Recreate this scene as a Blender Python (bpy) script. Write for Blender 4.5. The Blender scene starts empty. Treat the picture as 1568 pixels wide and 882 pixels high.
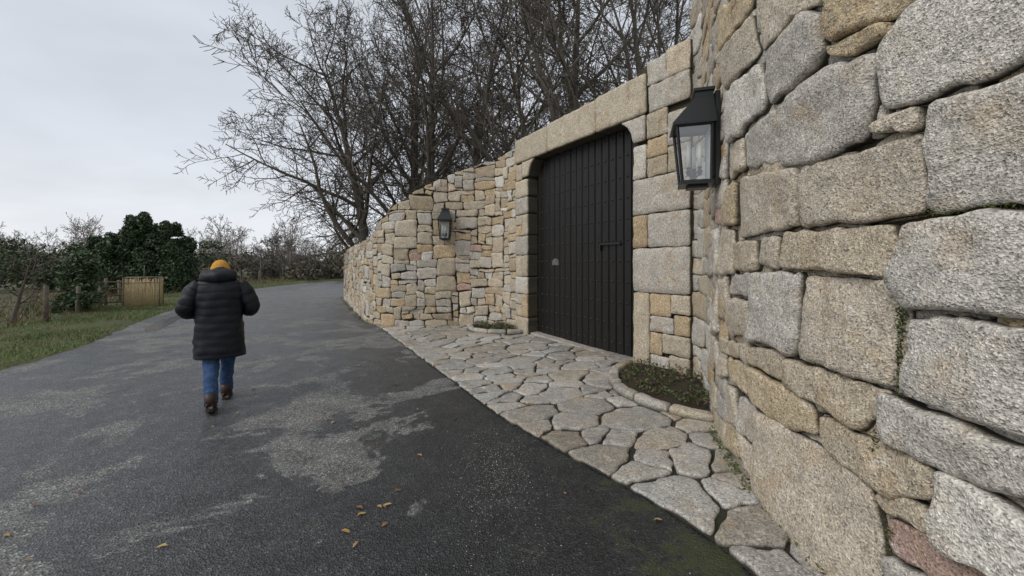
import bpy, math, random
import numpy as np
from mathutils import Vector, Matrix
rng=random.Random(11)
nr=np.random.RandomState(5)
scene=bpy.context.scene
CAMH=1.65
# ---------------------------------------------------------------- helpers
TAB=nr.rand(64,64,64).astype(float)
def vnoise(x,y,z):
    x=np.asarray(x,float);y=np.asarray(y,float);z=np.asarray(z,float)
    x,y,z=np.broadcast_arrays(x,y,z)
    xi=np.floor(x).astype(int);yi=np.floor(y).astype(int);zi=np.floor(z).astype(int)
    fx=x-xi;fy=y-yi;fz=z-zi
    fx=fx*fx*(3-2*fx);fy=fy*fy*(3-2*fy);fz=fz*fz*(3-2*fz)
    g=lambda a,b,c:TAB[(xi+a)%64,(yi+b)%64,(zi+c)%64]
    r=0
    for a in(0,1):
        for b in(0,1):
            for c in(0,1):
                r=r+g(a,b,c)*(fx if a else 1-fx)*(fy if b else 1-fy)*(fz if c else 1-fz)
    return r*2-1
def fbm(x,y,z,o=3):
    r=0;a=1.
    for i in range(o):
        r=r+a*vnoise(x*2**i+7*i,y*2**i,z*2**i);a*=.5
    return r
class Buf:
    def __init__(s): s.v=[];s.f=[];s.c=[];s.n=0
    def add(s,V,F,C=(1,1,1,1)):
        V=np.asarray(V,float).reshape(-1,3); n=len(V)
        s.v.append(V)
        C=np.asarray(C,float)
        if C.ndim==1: C=np.tile(C,(n,1))
        s.c.append(C)
        o=s.n
        s.f.extend([tuple(i+o for i in f) for f in F]); s.n+=n
def empty(name,loc=(0,0,0)):
    e=bpy.data.objects.new(name,None); scene.collection.objects.link(e); e.location=loc; return e
def mk(name,buf,mat,parent=None,smooth=True,sharp=None):
    me=bpy.data.meshes.new(name)
    V=np.concatenate(buf.v); C=np.concatenate(buf.c)
    me.from_pydata(V.tolist(),[],buf.f)
    ca=me.color_attributes.new(name="Col",type='FLOAT_COLOR',domain='POINT')
    ca.data.foreach_set('color',C.astype(np.float32).ravel())
    if smooth: me.polygons.foreach_set('use_smooth',[True]*len(me.polygons))
    me.materials.append(mat); me.update()
    ob=bpy.data.objects.new(name,me); scene.collection.objects.link(ob)
    if parent: ob.parent=parent
    if smooth and sharp:
        try: me.set_sharp_from_angle(angle=math.radians(sharp))
        except Exception: pass
    return ob
def boxpts(buf,f,a,b,col=(1,1,1,1)):
    c=[(x,y,z) for x in(a[0],b[0]) for y in(a[1],b[1]) for z in(a[2],b[2])]
    V=[f(*p) for p in c]
    buf.add(V,[(0,1,3,2),(4,6,7,5),(0,4,5,1),(2,3,7,6),(0,2,6,4),(1,5,7,3)],col)
idm=lambda x,y,z:(x,y,z)
def tube(buf,pts,rad,sides=6,col=(1,1,1,1),cap=True,flat=None):
    n=len(pts); P=[Vector(p) for p in pts]
    prev=None;V=[]
    for i in range(n):
        d=(P[min(i+1,n-1)]-P[max(i-1,0)])
        if d.length<1e-9:d=Vector((0,0,1))
        d.normalize()
        if prev is None:
            a=Vector((1,0,0)) if abs(d.x)<.8 else Vector((0,1,0))
        else: a=prev
        x=(a-d*a.dot(d)); x.normalize(); y=d.cross(x); prev=x
        r=rad[i] if hasattr(rad,'__len__') else rad
        for k in range(sides):
            t=2*math.pi*k/sides
            q=P[i]+x*(r*math.cos(t))+y*(r*math.sin(t))
            V.append((q.x,q.y,q.z))
    F=[]
    for i in range(n-1):
        for k in range(sides):
            k2=(k+1)%sides
            F.append((i*sides+k,i*sides+k2,(i+1)*sides+k2,(i+1)*sides+k))
    if cap:
        F.append(tuple(range(sides))[::-1]); F.append(tuple((n-1)*sides+k for k in range(sides)))
    buf.add(V,F,col)
def smoothpts(pts,n=8):
    P=[np.array(p,float) for p in pts]
    P=[2*P[0]-P[1]]+P+[2*P[-1]-P[-2]]
    o=[]
    for i in range(1,len(P)-2):
        for k in range(n):
            t=k/n
            o.append(.5*((2*P[i])+(-P[i-1]+P[i+1])*t+(2*P[i-1]-5*P[i]+4*P[i+1]-P[i+2])*t*t+(-P[i-1]+3*P[i]-3*P[i+1]+P[i+2])*t**3))
    o.append(P[-2]); return np.array(o)
class Path:
    def __init__(s,pts,n=12):
        s.S=smoothpts(pts,n); X=s.S
        d=np.sqrt(((X[1:,:2]-X[:-1,:2])**2).sum(1)); s.s=np.concatenate([[0],np.cumsum(d)]); s.L=s.s[-1]
    def at(s,t):
        return np.interp(t,s.s,s.S[:,0]),np.interp(t,s.s,s.S[:,1])
    def val(s,t): return np.interp(t,s.s,s.S[:,2])
    def m(s,t,z,h):
        t=np.asarray(t,float); e=.12
        x,y=s.at(t); x0,y0=s.at(t-e); x1,y1=s.at(t+e)
        tx=x1-x0;ty=y1-y0;l=np.sqrt(tx*tx+ty*ty)+1e-9
        return np.stack([x-ty/l*h, y+tx/l*h, np.broadcast_to(z,np.shape(x))*1.],-1)
# ---------------------------------------------------------------- materials
def M(name):
    m=bpy.data.materials.new(name); m.use_nodes=True
    nt=m.node_tree; b=nt.nodes['Principled BSDF']; return m,nt,b
def N(nt,t,**k):
    n=nt.nodes.new(t)
    for a,v in k.items():
        if a in n.inputs: n.inputs[a].default_value=v
        else: setattr(n,a,v)
    return n
def noise(nt,co,sc,det=4,rough=.6,dist=0):
    n=N(nt,'ShaderNodeTexNoise'); n.inputs['Scale'].default_value=sc; n.inputs['Detail'].default_value=det
    n.inputs['Roughness'].default_value=rough; n.inputs['Distortion'].default_value=dist
    nt.links.new(co,n.inputs['Vector']); return n.outputs['Fac']
def ramp(nt,fac,stops):
    r=N(nt,'ShaderNodeValToRGB'); e=r.color_ramp.elements
    while len(e)<len(stops): e.new(.5)
    for i,(p,c) in enumerate(stops):
        e[i].position=p; e[i].color=c if len(c)==4 else (*c,1)
    nt.links.new(fac,r.inputs[0]); return r.outputs[0]
def g(v): return (v,v,v,1)
def mix(nt,a,b,f,mode='MIX'):
    m=N(nt,'ShaderNodeMix'); m.data_type='RGBA'; m.blend_type=mode
    for s,i in((f,0),(a,6),(b,7)):
        if isinstance(s,(int,float)): m.inputs[i].default_value=s
        elif isinstance(s,tuple): m.inputs[i].default_value=s if len(s)==4 else (*s,1)
        else: nt.links.new(s,m.inputs[i])
    return m.outputs[2]
def mth(nt,op,a,b):
    m=N(nt,'ShaderNodeMath',operation=op)
    for s,i in((a,0),(b,1)):
        if isinstance(s,(int,float)): m.inputs[i].default_value=s
        else: nt.links.new(s,m.inputs[i])
    return m.outputs[0]
def mrange(nt,v,a,b_,c,d):
    r=N(nt,'ShaderNodeMapRange')
    for i,q in enumerate((a,b_,c,d)): r.inputs[i+1].default_value=q
    nt.links.new(v,r.inputs[0]); return r.outputs[0]
def bump(nt,b,h,st,dist,prev=None):
    n=N(nt,'ShaderNodeBump'); n.inputs['Strength'].default_value=st; n.inputs['Distance'].default_value=dist
    nt.links.new(h,n.inputs['Height'])
    if prev: nt.links.new(prev,n.inputs['Normal'])
    nt.links.new(n.outputs[0],b.inputs['Normal']); return n.outputs[0]
def objco(nt): return N(nt,'ShaderNodeTexCoord').outputs['Object']
def attr(nt):
    a=N(nt,'ShaderNodeAttribute'); a.attribute_name='Col'; return a
def granite(name,wet=0.,bs=1.):
    m,nt,b=M(name); co=objco(nt); a=attr(nt)
    c=a.outputs['Color']
    st=noise(nt,co,3.0,3,.65)
    c=mix(nt,c,(.46,.32,.17,1),ramp(nt,st,[(.52,g(0)),(.72,g(.5))]))
    li=noise(nt,co,8.5,4,.75,.3)
    c=mix(nt,c,(.24,.22,.19,1) if not wet else g(.15),ramp(nt,li,[(.54,g(0)),(.70,g(.55))]))
    c=mix(nt,c,(.74,.70,.62,1),ramp(nt,li,[(.28,g(.6)),(.45,g(0))]))
    vo=N(nt,'ShaderNodeTexVoronoi'); vo.inputs['Scale'].default_value=120; nt.links.new(co,vo.inputs['Vector'])
    sp=N(nt,'ShaderNodeSeparateColor'); nt.links.new(vo.outputs['Color'],sp.inputs[0])
    c=mix(nt,c,ramp(nt,sp.outputs[0],[(0,g(.45)),(.22,g(.88)),(.75,g(1.1)),(1,g(1.5))]),1.,'MULTIPLY')
    fn=noise(nt,co,44,3,.85)
    c=mix(nt,c,ramp(nt,fn,[(.30,g(.45)),(.43,g(1.)),(.72,g(1.3))]),.85,'MULTIPLY')
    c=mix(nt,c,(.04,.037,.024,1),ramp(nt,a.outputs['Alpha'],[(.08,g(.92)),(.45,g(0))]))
    nt.links.new(c,b.inputs['Base Color'])
    b.inputs['Roughness'].default_value=.9 if not wet else .58
    b.inputs['Specular IOR Level'].default_value=.3
    h=mth(nt,'ADD',noise(nt,co,21,4,.8),mth(nt,'MULTIPLY',vo.outputs['Distance'],.22))
    bump(nt,b,h,.9*bs,.026)
    return m
MG=granite('granite'); MF=granite('flagstone',.5,.7)
def simple(name,base,rough=.7,var=.25,sc=20,bst=.3,bd=.01,spec=.5,metal=0,usecol=False,det=3):
    m,nt,b=M(name); co=objco(nt)
    f=noise(nt,co,sc,det,.65)
    c=attr(nt).outputs['Color'] if usecol else tuple([*base,1])
    c=mix(nt,c,ramp(nt,f,[(.25,g(1-var)),(.75,g(1+var))]),1.,'MULTIPLY')
    nt.links.new(c,b.inputs['Base Color'])
    b.inputs['Roughness'].default_value=rough; b.inputs['Specular IOR Level'].default_value=spec; b.inputs['Metallic'].default_value=metal
    if bst: bump(nt,b,f,bst,bd)
    return m
def backing():
    m,nt,b=M('mortar_moss'); co=objco(nt)
    c=ramp(nt,noise(nt,co,6,4,.7),[(.38,(.05,.042,.03)),(.55,(.08,.062,.04)),(.66,(.045,.06,.02))])
    nt.links.new(c,b.inputs['Base Color']); b.inputs['Roughness'].default_value=.95
    bump(nt,b,noise(nt,co,40,3),.8,.02); return m
MB=backing()
def asphalt():
    m,nt,b=M('asphalt'); co=objco(nt)
    sx=N(nt,'ShaderNodeSeparateXYZ'); nt.links.new(co,sx.inputs[0])
    big=noise(nt,co,.75,5,.62,.4)
    worn=mrange(nt,mth(nt,'ADD',sx.outputs[0],mth(nt,'MULTIPLY',big,3.)),.9,-1.6,0.,1.)
    base=mix(nt,(.028,.029,.030,1),(.075,.077,.080,1),worn)
    ad=mth(nt,'ADD',big,mrange(nt,sx.outputs[0],.4,-1.4,-.16,.012))
    dry=ramp(nt,ad,[(.52,g(0)),(.54,g(.75)),(.70,g(1))])
    c=mix(nt,base,(.17,.168,.158,1),dry)
    mid=noise(nt,co,3.4,5,.75)
    c=mix(nt,c,ramp(nt,mid,[(.3,g(.6)),(.7,g(1.4))]),1.,'MULTIPLY')
    vo=N(nt,'ShaderNodeTexVoronoi'); vo.inputs['Scale'].default_value=90; nt.links.new(co,vo.inputs['Vector'])
    sp=N(nt,'ShaderNodeSeparateColor'); nt.links.new(vo.outputs['Color'],sp.inputs[0])
    c=mix(nt,c,ramp(nt,sp.outputs[0],[(0,g(.4)),(.5,g(1.)),(.9,g(1.5)),(1,g(3.))]),1.,'MULTIPLY')
    ag=mth(nt,'ADD',mid,mrange(nt,sx.outputs[0],0.,1.3,-.12,.09))
    c=mix(nt,c,(.055,.065,.018,1),ramp(nt,ag,[(.5,g(0)),(.62,g(.7))]))
    nt.links.new(c,b.inputs['Base Color'])
    r=ramp(nt,dry,[(0,g(.40)),(1,g(.8))]); nt.links.new(r,b.inputs['Roughness'])
    b.inputs['Specular IOR Level'].default_value=.5
    bump(nt,b,vo.outputs['Distance'],.9,.009)
    return m
MA=asphalt()
def groundmat(name,c1,c2,c3,sc):
    m,nt,b=M(name); co=objco(nt)
    c=ramp(nt,noise(nt,co,sc,5,.7),[(.35,c1),(.5,c2),(.65,c3)])
    f=noise(nt,co,sc*12,4,.7)
    c=mix(nt,c,ramp(nt,f,[(.3,g(.55)),(.7,g(1.4))]),1.,'MULTIPLY')
    nt.links.new(c,b.inputs['Base Color']); b.inputs['Roughness'].default_value=.95
    bump(nt,b,f,.8,.05); return m
MGround=groundmat('field_ground',(.06,.08,.025),(.10,.085,.045),(.09,.11,.03),.35)
MVerge=groundmat('verge_ground',(.05,.085,.018),(.08,.095,.026),(.10,.08,.045),1.2)
MSoil=groundmat('soil',(.04,.03,.018),(.06,.045,.025),(.035,.045,.015),6)
MBed=groundmat('paving_joint',(.03,.027,.02),(.05,.043,.032),(.035,.045,.014),5)
MBark=simple('bark',(.115,.098,.08),.9,.35,5,.3,.02)
MLeaf=simple('foliage',(1,1,1),.6,.2,5,0,usecol=True)
def gatemat():
    m,nt,b=M('black_painted_wood'); co=objco(nt)
    mp=N(nt,'ShaderNodeMapping'); mp.inputs['Scale'].default_value=(14,14,.9); nt.links.new(co,mp.inputs[0])
    f=noise(nt,mp.outputs[0],2.2,5,.7)
    c=ramp(nt,f,[(.3,(.005,.0045,.004)),(.55,(.011,.0095,.0085)),(.75,(.030,.023,.018))])
    nt.links.new(c,b.inputs['Base Color']); b.inputs['Roughness'].default_value=.45
    b.inputs['Specular IOR Level'].default_value=.4
    bump(nt,b,f,.45,.008); return m
MGate=gatemat()
MMetal=simple('black_metal',(.010,.011,.012),.38,.2,30,.05,.002)
MWood=simple('weathered_wood',(.15,.125,.09),.9,.35,14,.5,.01)
MStraw=simple('reed_straw',(.58,.46,.26),.9,.35,22,.4,.01)
MCoat=simple('coat_nylon',(.0085,.0105,.015),.55,.25,40,.4,.008,spec=.35)
MBean=simple('mustard_knit',(.6,.30,.05),.95,.2,120,.6,.004)
MJean=simple('denim',(.035,.08,.18),.9,.5,30,.4,.008)
MBoot=simple('brown_leather',(.045,.022,.016),.55,.3,30,.3,.004)
MSole=simple('rubber_sole',(.03,.028,.026),.8,.2,30,0)
MSkin=simple('skin',(.5,.3,.22),.6,.08,30,.1,.002)
MHair=simple('hair',(.05,.035,.022),.8,.3,80,.5,.004)
MCandle=simple('candle_tube',(.8,.78,.7),.5,.05,10,0)
MRefl=simple('lantern_reflector',(.62,.64,.66),.35,.1,8,0)
MDead=simple('dead_leaf',(1,1,1),.8,.3,40,0,usecol=True)
def glass():
    m,nt,b=M('lantern_glass')
    tr=N(nt,'ShaderNodeBsdfTransparent'); tr.inputs[0].default_value=(.93,.95,.96,1); ms=N(nt,'ShaderNodeMixShader')
    gl=N(nt,'ShaderNodeBsdfGlossy'); gl.inputs['Roughness'].default_value=.05
    ms.inputs[0].default_value=.22
    nt.links.new(tr.outputs[0],ms.inputs[1]); nt.links.new(gl.outputs[0],ms.inputs[2])
    nt.links.new(ms.outputs[0],nt.nodes['Material Output'].inputs[0]); return m
MGlass=glass()
# ---------------------------------------------------------------- stones
def stone(buf,poly,mapf,proud,col,gap=.012,R=.04,K=28,back=-.08,amp=.012,chamf=.03,tilt=.05,wob=.01,fq=7.):
    P=np.array(poly,float); n=len(P); out=[]
    for i in range(n):
        p=P[i];a=P[i-1];b=P[(i+1)%n]
        la=np.linalg.norm(a-p)+1e-9;lb=np.linalg.norm(b-p)+1e-9
        A=p+(a-p)/la*min(R,.42*la);B=p+(b-p)/lb*min(R,.42*lb)
        for t in(0,.33,.67,1): out.append((1-t)**2*A+2*t*(1-t)*p+t*t*B)
    out=np.array(out); cl=np.vstack([out,out[:1]])
    d=np.sqrt(((cl[1:]-cl[:-1])**2).sum(1)); s=np.concatenate([[0],np.cumsum(d)])
    t=np.linspace(0,s[-1],K,endpoint=False)
    O=np.stack([np.interp(t,s,cl[:,0]),np.interp(t,s,cl[:,1])],1)
    c=O.mean(0); sd=rng.random()*50
    O=O+wob*np.stack([fbm(O[:,0]*9,O[:,1]*9,sd,3),fbm(O[:,0]*9,O[:,1]*9,sd+9,3)],1)
    r=np.linalg.norm(O-c,axis=1)[:,None]+1e-6
    O=c+(O-c)*np.maximum(.2,1-gap/r)
    r=np.maximum(r-gap,.01)
    ra=float(r.min())
    ch=min(chamf,ra*.45)
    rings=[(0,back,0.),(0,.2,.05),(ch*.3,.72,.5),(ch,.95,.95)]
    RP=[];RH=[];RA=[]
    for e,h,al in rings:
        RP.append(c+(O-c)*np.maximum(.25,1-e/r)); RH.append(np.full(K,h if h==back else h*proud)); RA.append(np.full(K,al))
    base=c+(O-c)*np.maximum(.25,1-ch/r)
    m=7 if K>40 else 3
    for k in range(1,m):
        q=1-(k/m); RP.append(c+(base-c)*q); RH.append(np.full(K,proud*(1-.04*q*q))); RA.append(np.full(K,1.))
    RP=np.array(RP);RH=np.array(RH);RA=np.array(RA)
    nr_=len(RP)
    tx,tz=rng.uniform(-tilt,tilt),rng.uniform(-tilt,tilt)
    allP=np.concatenate([RP.reshape(-1,2),c[None]]); H=np.concatenate([RH.ravel(),[proud]]);A=np.concatenate([RA.ravel(),[1]])
    nz=fbm(allP[:,0]*fq,allP[:,1]*fq,sd,4)*amp
    w=np.clip(A*1.2,0,1); w[:K]=0
    H=H+w*nz+w*((allP-c)@np.array([tx,tz]))
    V=mapf(allP[:,0],allP[:,1],H)
    F=[]
    for i in range(nr_-1):
        for k in range(K):
            k2=(k+1)%K; F.append((i*K+k,i*K+k2,(i+1)*K+k2,(i+1)*K+k))
    L=(nr_-1)*K
    for k in range(K): F.append((L+k,L+(k+1)%K,nr_*K))
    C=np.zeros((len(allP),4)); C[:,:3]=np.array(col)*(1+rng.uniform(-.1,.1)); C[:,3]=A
    buf.add(V,F,C)
PAL={'g':(.52,.48,.42),'t':(.54,.465,.355),'o':(.52,.40,.255),'p':(.48,.33,.27),'l':(.62,.58,.51),'b':(.45,.375,.27)}
PALN={'g':(.54,.505,.45),'t':(.57,.50,.40),'o':(.54,.44,.295),'p':(.50,.345,.29),'l':(.65,.615,.55),'b':(.50,.425,.32)}
def pick(w):
    k=rng.choices(list(w),list(w.values()))[0]; c=PAL[k]; q=rng.uniform(.82,1.12); u=rng.uniform(-.03,.03)
    return (c[0]*q*(1+u),c[1]*q,c[2]*q*(1-u))
def ashlar(ns,nz,wch,hch):
    occ=np.zeros((ns,nz),bool); out=[]
    for j in range(nz):
        for i in range(ns):
            if occ[i,j]: continue
            w=rng.choice(wch);h=rng.choice(hch)
            if h>w:h=w
            ww=1
            while ww<w and i+ww<ns and not occ[i+ww,j]: ww+=1
            if i+ww<ns and not occ[i+ww,j] and (i+ww+1>=ns or occ[i+ww+1,j]): ww+=1
            hh=min(h,nz-j)
            occ[i:i+ww,j:j+hh]=True; out.append((i,j,ww,hh))
    return out
def rubble(buf,mapf,s0,s1,z1f,cell,wch,hch,pal,proud=(.03,.06),K=16,jit=.24,off=0,skip=None,**kw):
    nz=int(math.ceil(max(z1f(s) for s in np.linspace(s0,s1,40))/cell))+1; ns=int((s1-s0)/cell)
    J={}
    def gp(i,j):
        if (i,j) not in J:
            jx=0 if i in(0,ns) else rng.uniform(-jit,jit)*cell
            J[(i,j)]=(s0+(s1-s0)*i/ns+jx, (j-.3)*cell+rng.uniform(-jit,jit)*cell+.07*float(vnoise(i*.1,j*.15,3.3)))
        return J[(i,j)]
    for i,j,w,h in ashlar(ns,nz,wch,hch):
        b=[(i,j)]+([(i+w//2,j)] if w>3 else [])+[(i+w,j)]+([(i+w,j+h//2)] if h>2 else [])+[(i+w,j+h)]+([(i+w-w//2,j+h)] if w>3 else [])+[(i,j+h)]+([(i,j+h-h//2)] if h>2 else [])
        P=[gp(*q) for q in b]
        cs=sum(p[0] for p in P)/len(P); top=z1f(cs); cz=sum(p[1] for p in P)/len(P)
        if min(p[1] for p in P)>top-.06: continue
        if skip and skip(cs,cz): continue
        P=[(p[0],min(p[1],z1f(p[0]))) for p in P]
        pr=rng.uniform(*proud)
        stone(buf,P,lambda s,z,hh:mapf(s,z,hh+off),pr,pick(pal),K=K,**kw)
def wallback(buf,path,zf,s0,s1,front=-.03,back=-.55,step=.25):
    S=np.arange(s0,s1+step,step); S[-1]=s1; V=[]
    for s in S:
        z=zf(s)-.05
        for (h,zz) in((front,-.1),(front,z),(back,z),(back,-.1)): V.append(path.m(s,zz,h))
    F=[]
    for i in range(len(S)-1):
        for k in range(3): F.append((i*4+k,i*4+k+1,i*4+k+5,i*4+k+4))
    F.append((0,1,2,3)); F.append(tuple((len(S)-1)*4+k for k in(3,2,1,0)))
    buf.add(V,F)
near=Path([(2.3,-3,0),(1.95,-1.5,0),(1.78,0,0),(1.70,1.2,0),(1.70,2.0,0),(1.76,2.8,0),(1.90,3.5,0),(2.14,4.2,0),(2.42,4.85,0),(2.58,5.4,0),(2.62,5.75,0)])
G0=np.array([2.56,5.62]);GU=np.array([-.528,.850]);GU/=np.linalg.norm(GU);GN=np.array([-GU[1],GU[0]])
def gm(s,z,h):
    s=np.asarray(s,float)
    return np.stack([G0[0]+GU[0]*s+GN[0]*h,G0[1]+GU[1]*s+GN[1]*h,np.broadcast_to(z,np.shape(s))*1.],-1)
left=Path([(.131,9.53,4.42),(-.15,9.98,4.40),(-.45,10.25,4.34),(-.95,10.42,4.2),(-1.8,10.45,3.93),(-2.7,10.38,3.45),(-3.3,10.5,2.98),(-3.8,10.95,2.52),(-4.5,12,2.32),(-5.5,14,2.3),(-7,17,2.25),(-8.2,19.6,2.2),(-8.6,22,2.2),(-8.2,26,2.2),(-6,32,2.2),(-2,38,2.2),(6,46,2.2)])
wall=empty('stone_wall')
# large individually shaped stones of the near wall: centimetres along the wall, centimetres above ground
WALL_STONES="""l 486,263 473,272 463,276 415,282 415,229 437,229 456,230 480,232 487,241
o 517,302 511,312 455,282 462,272 476,270 511,280 518,287
o 517,279 479,272 477,267 488,264 513,271
g 575,308 537,311 519,301 517,279 527,270 567,269 576,278
t 588,352 535,338 517,318 519,303 540,312 581,312
g 559,266 519,270 486,263 487,241 493,223 522,221 556,226
l 647,312 579,306 573,272 581,269 616,264 643,266
g 606,263 563,267 558,256 559,229 603,236
t 489,231 466,229 465,219 487,222
g 465,229 410,226 410,184 465,185
t 537,222 467,219 466,185 536,186
t 622,234 540,222 537,186 618,184
o 652,233 624,231 624,195 652,197
p 690,236 654,233 654,197 690,203
b 556,185 480,183 476,176 479,159 556,162
t 583,184 558,183 558,162 583,163
b 627,182 585,182 585,160 627,158
t 668,196 630,194 629,158 668,154
g 700,200 670,197 670,155 700,152
l 474,183 410,183 410,147 474,146 479,157
g 590,160 537,160 538,111 593,109
t 535,159 480,158 472,146 477,110 534,110
t 643,137 591,138 595,110 643,105
g 643,156 592,159 591,141 643,140
t 668,152 645,154 645,104 668,101
g 700,150 670,151 670,101 700,94
g 471,144 410,146 410,108 454,107 474,110 473,122
b 609,106 551,110 549,93 603,92
b 549,109 480,108 486,96 495,84 549,91
o 597,90 559,91 527,88 525,69 556,63 593,67
b 524,82 489,85 461,84 462,71 479,62 499,61 522,66
g 486,107 456,107 415,105 415,92 440,87 456,84 485,86
t 588,63 529,66 488,61 486,48 483,29 489,0 515,-8 546,-2 583,8
b 488,61 464,69 463,57 483,52
p 485,51 462,57 440,54 452,40 483,38
l 462,84 415,86 415,55 440,54 461,58
g 482,36 456,41 448,30 450,5 484,3
b 668,98 612,104 609,93 668,84
t 668,82 645,85 641,68 668,62
o 643,86 600,90 595,67 634,68
t 662,60 622,65 615,37 650,27
g 620,62 590,64 586,37 613,34
o 668,25 621,33 614,12 660,5
t 613,33 588,34 584,10 611,8
g 668,288 650,284 649,237 668,240
t 645,265 608,263 606,237 643,235
t 669,352 595,346 583,312 648,314
o 688,385 669,395 593,368 595,349 669,356
g 593,392 530,385 517,345 588,356
l 533,382 440,370 444,330 512,318 536,342
g 440,368 380,372 380,330 442,328
t 455,326 415,330 412,284 452,284 500,312
g 408,282 340,290 335,240 407,230
t 406,228 330,236 330,190 407,186
l 407,184 345,186 345,140 407,146
g 405,144 335,138 335,95 405,104
b 410,102 330,92 335,60 412,68
t 412,66 350,58 352,20 440,25 436,52"""
b=Buf()
nearH=lambda s:5.6
for ln in WALL_STONES.split('\n'):
    q=ln.split(); p=[tuple(float(v)/100 for v in w.split(',')) for w in q[1:]]
    f=rng.uniform(.92,1.06); col=tuple(x*f for x in PALN[q[0]])
    stone(b,p,near.m,rng.uniform(.035,.075),col,K=64,gap=.0,R=.036,amp=.02,chamf=.026,tilt=.1,wob=.018,fq=5)
rubble(b,near.m,0,6.55,nearH,.12,[2,3,3,4,5],[1,2,2,3],{'g':4,'t':3,'o':1,'l':2,'b':1},K=20,off=-.045,gap=.004,R=.03,amp=.012,wob=.012,chamf=.018,jit=.3)
rubble(b,near.m,6.5,near.L,nearH,.12,[3,4,5,6],[2,2,3],{'g':4,'t':4,'o':1,'l':2,'b':1},K=28,off=-.005,gap=.004,R=.03,amp=.012,wob=.012,chamf=.018,jit=.3)
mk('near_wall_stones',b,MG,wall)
# gate wall stones
b=Buf()
R4=lambda a,c,z0,z1:[(a,z0),((a+c)/2,z0),(c,z0),(c,z1),((a+c)/2,z1),(a,z1)]
gs=[('t',.72,1.04,-.05,1.2),('g',.03,1.04,1.2,1.9),('g',.03,.76,1.9,2.43),('o',.76,1.04,1.9,2.43),('g',.03,1.04,2.43,3.0),('l',.78,1.04,3.0,3.55),
('t',.03,.4,3.0,3.4),('b',.4,.78,3.0,3.3),('o',.4,.78,3.3,3.6),('g',.03,.4,3.4,3.9),('t',.4,.78,3.6,4.0),
('t',.03,.38,-.05,.3),('g',.38,.72,-.05,.25),('t',.03,.5,.3,.6),('o',.5,.72,.25,.6),('o',.03,.3,.6,.9),('g',.3,.72,.6,.85),('t',.03,.35,.9,1.2),('o',.35,.72,.85,1.2),
('g',.03,.75,4.0,4.42),('t',.03,.42,4.42,4.86),('g',.42,.78,4.42,4.82),
('t',4.1,4.62,-.05,.42),('o',4.1,4.35,.42,.95),('t',4.35,4.62,.42,.7),('g',4.35,4.62,.7,.95),('l',4.1,4.62,.95,1.35),('t',4.1,4.36,1.35,1.85),('t',4.36,4.62,1.35,1.85),
('g',4.1,4.62,1.85,2.3),('t',4.1,4.35,2.3,2.8),('o',4.35,4.62,2.3,2.55),('t',4.35,4.62,2.55,2.8),('g',4.1,4.62,2.8,3.2),('t',4.1,4.62,3.2,3.6),('t',4.35,4.62,3.6,4.0)]
for c,a,c2,z0,z1 in gs:
    jamb=(c2==1.04 or a==4.1); f=rng.uniform(.92,1.08)
    stone(b,R4(a,c2,z0,z1),gm,.045 if not jamb else .06,tuple(x*f for x in PAL[c]),K=40,gap=.004,R=.016,back=-.34 if jamb else -.08,amp=.012,chamf=.013,tilt=.02,wob=.01)
for c,a,c2,z1 in(('t',.78,1.9,4.66),('t',1.9,3.35,4.62),('t',3.35,4.62,4.58)):
    f=rng.uniform(.95,1.05)
    stone(b,[(a,4.02),(a+(c2-a)*.33,4.02),(a+(c2-a)*.66,4.02),(c2,4.02),(c2,z1-.02),(a+(c2-a)*.5,z1),(a,z1)],gm,.075,tuple(x*f for x in(.54,.47,.36)),K=56,gap=.004,R=.02,back=-.36,amp=.01,chamf=.014,tilt=.01,wob=.007)
stone(b,[(.8,3.6),(1.04,3.6),(1.08,3.76),(1.16,3.9),(1.30,4.01),(1.0,4.01),(.8,4.01)],gm,.065,PAL['g'],K=36,gap=.004,R=.01,back=-.34,amp=.006,chamf=.012,tilt=.01,wob=.003)
stone(b,[(4.33,3.65),(4.33,4.01),(4.1,4.01),(3.84,4.01),(3.97,3.9),(4.05,3.78),(4.08,3.65)],gm,.065,PAL['t'],K=36,gap=.004,R=.01,back=-.34,amp=.006,chamf=.012,tilt=.01,wob=.003)
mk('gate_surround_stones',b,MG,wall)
b=Buf()
rubble(b,left.m,0,26,lambda s:float(left.val(s)),.1,[2,3,3,4,5,6],[1,2,2,2,3,4],{'g':3,'t':5,'o':2,'l':1.5,'b':1.8,'p':.25},proud=(.015,.06),K=20,gap=.005,R=.015,amp=.012,wob=.012,jit=.36,chamf=.012)
rubble(b,left.m,26,left.L-.1,lambda s:float(left.val(s)),.3,[2,3],[1,2],{'g':3,'t':5},K=8,gap=.01)
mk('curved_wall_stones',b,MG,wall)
b=Buf()
wallback(b,near,lambda s:5.6,0,near.L)
wallback(b,left,lambda s:float(left.val(s)),0,left.L,front=-.025)
boxpts(b,gm,(-.1,-.1,-.04),(.98,4.8,-.5)); boxpts(b,gm,(4.15,-.1,-.045),(4.63,4.35,-.5)); boxpts(b,gm,(.98,4.05,-.045),(4.15,4.5,-.5))
mk('wall_core',b,MB,wall,smooth=False)
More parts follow.
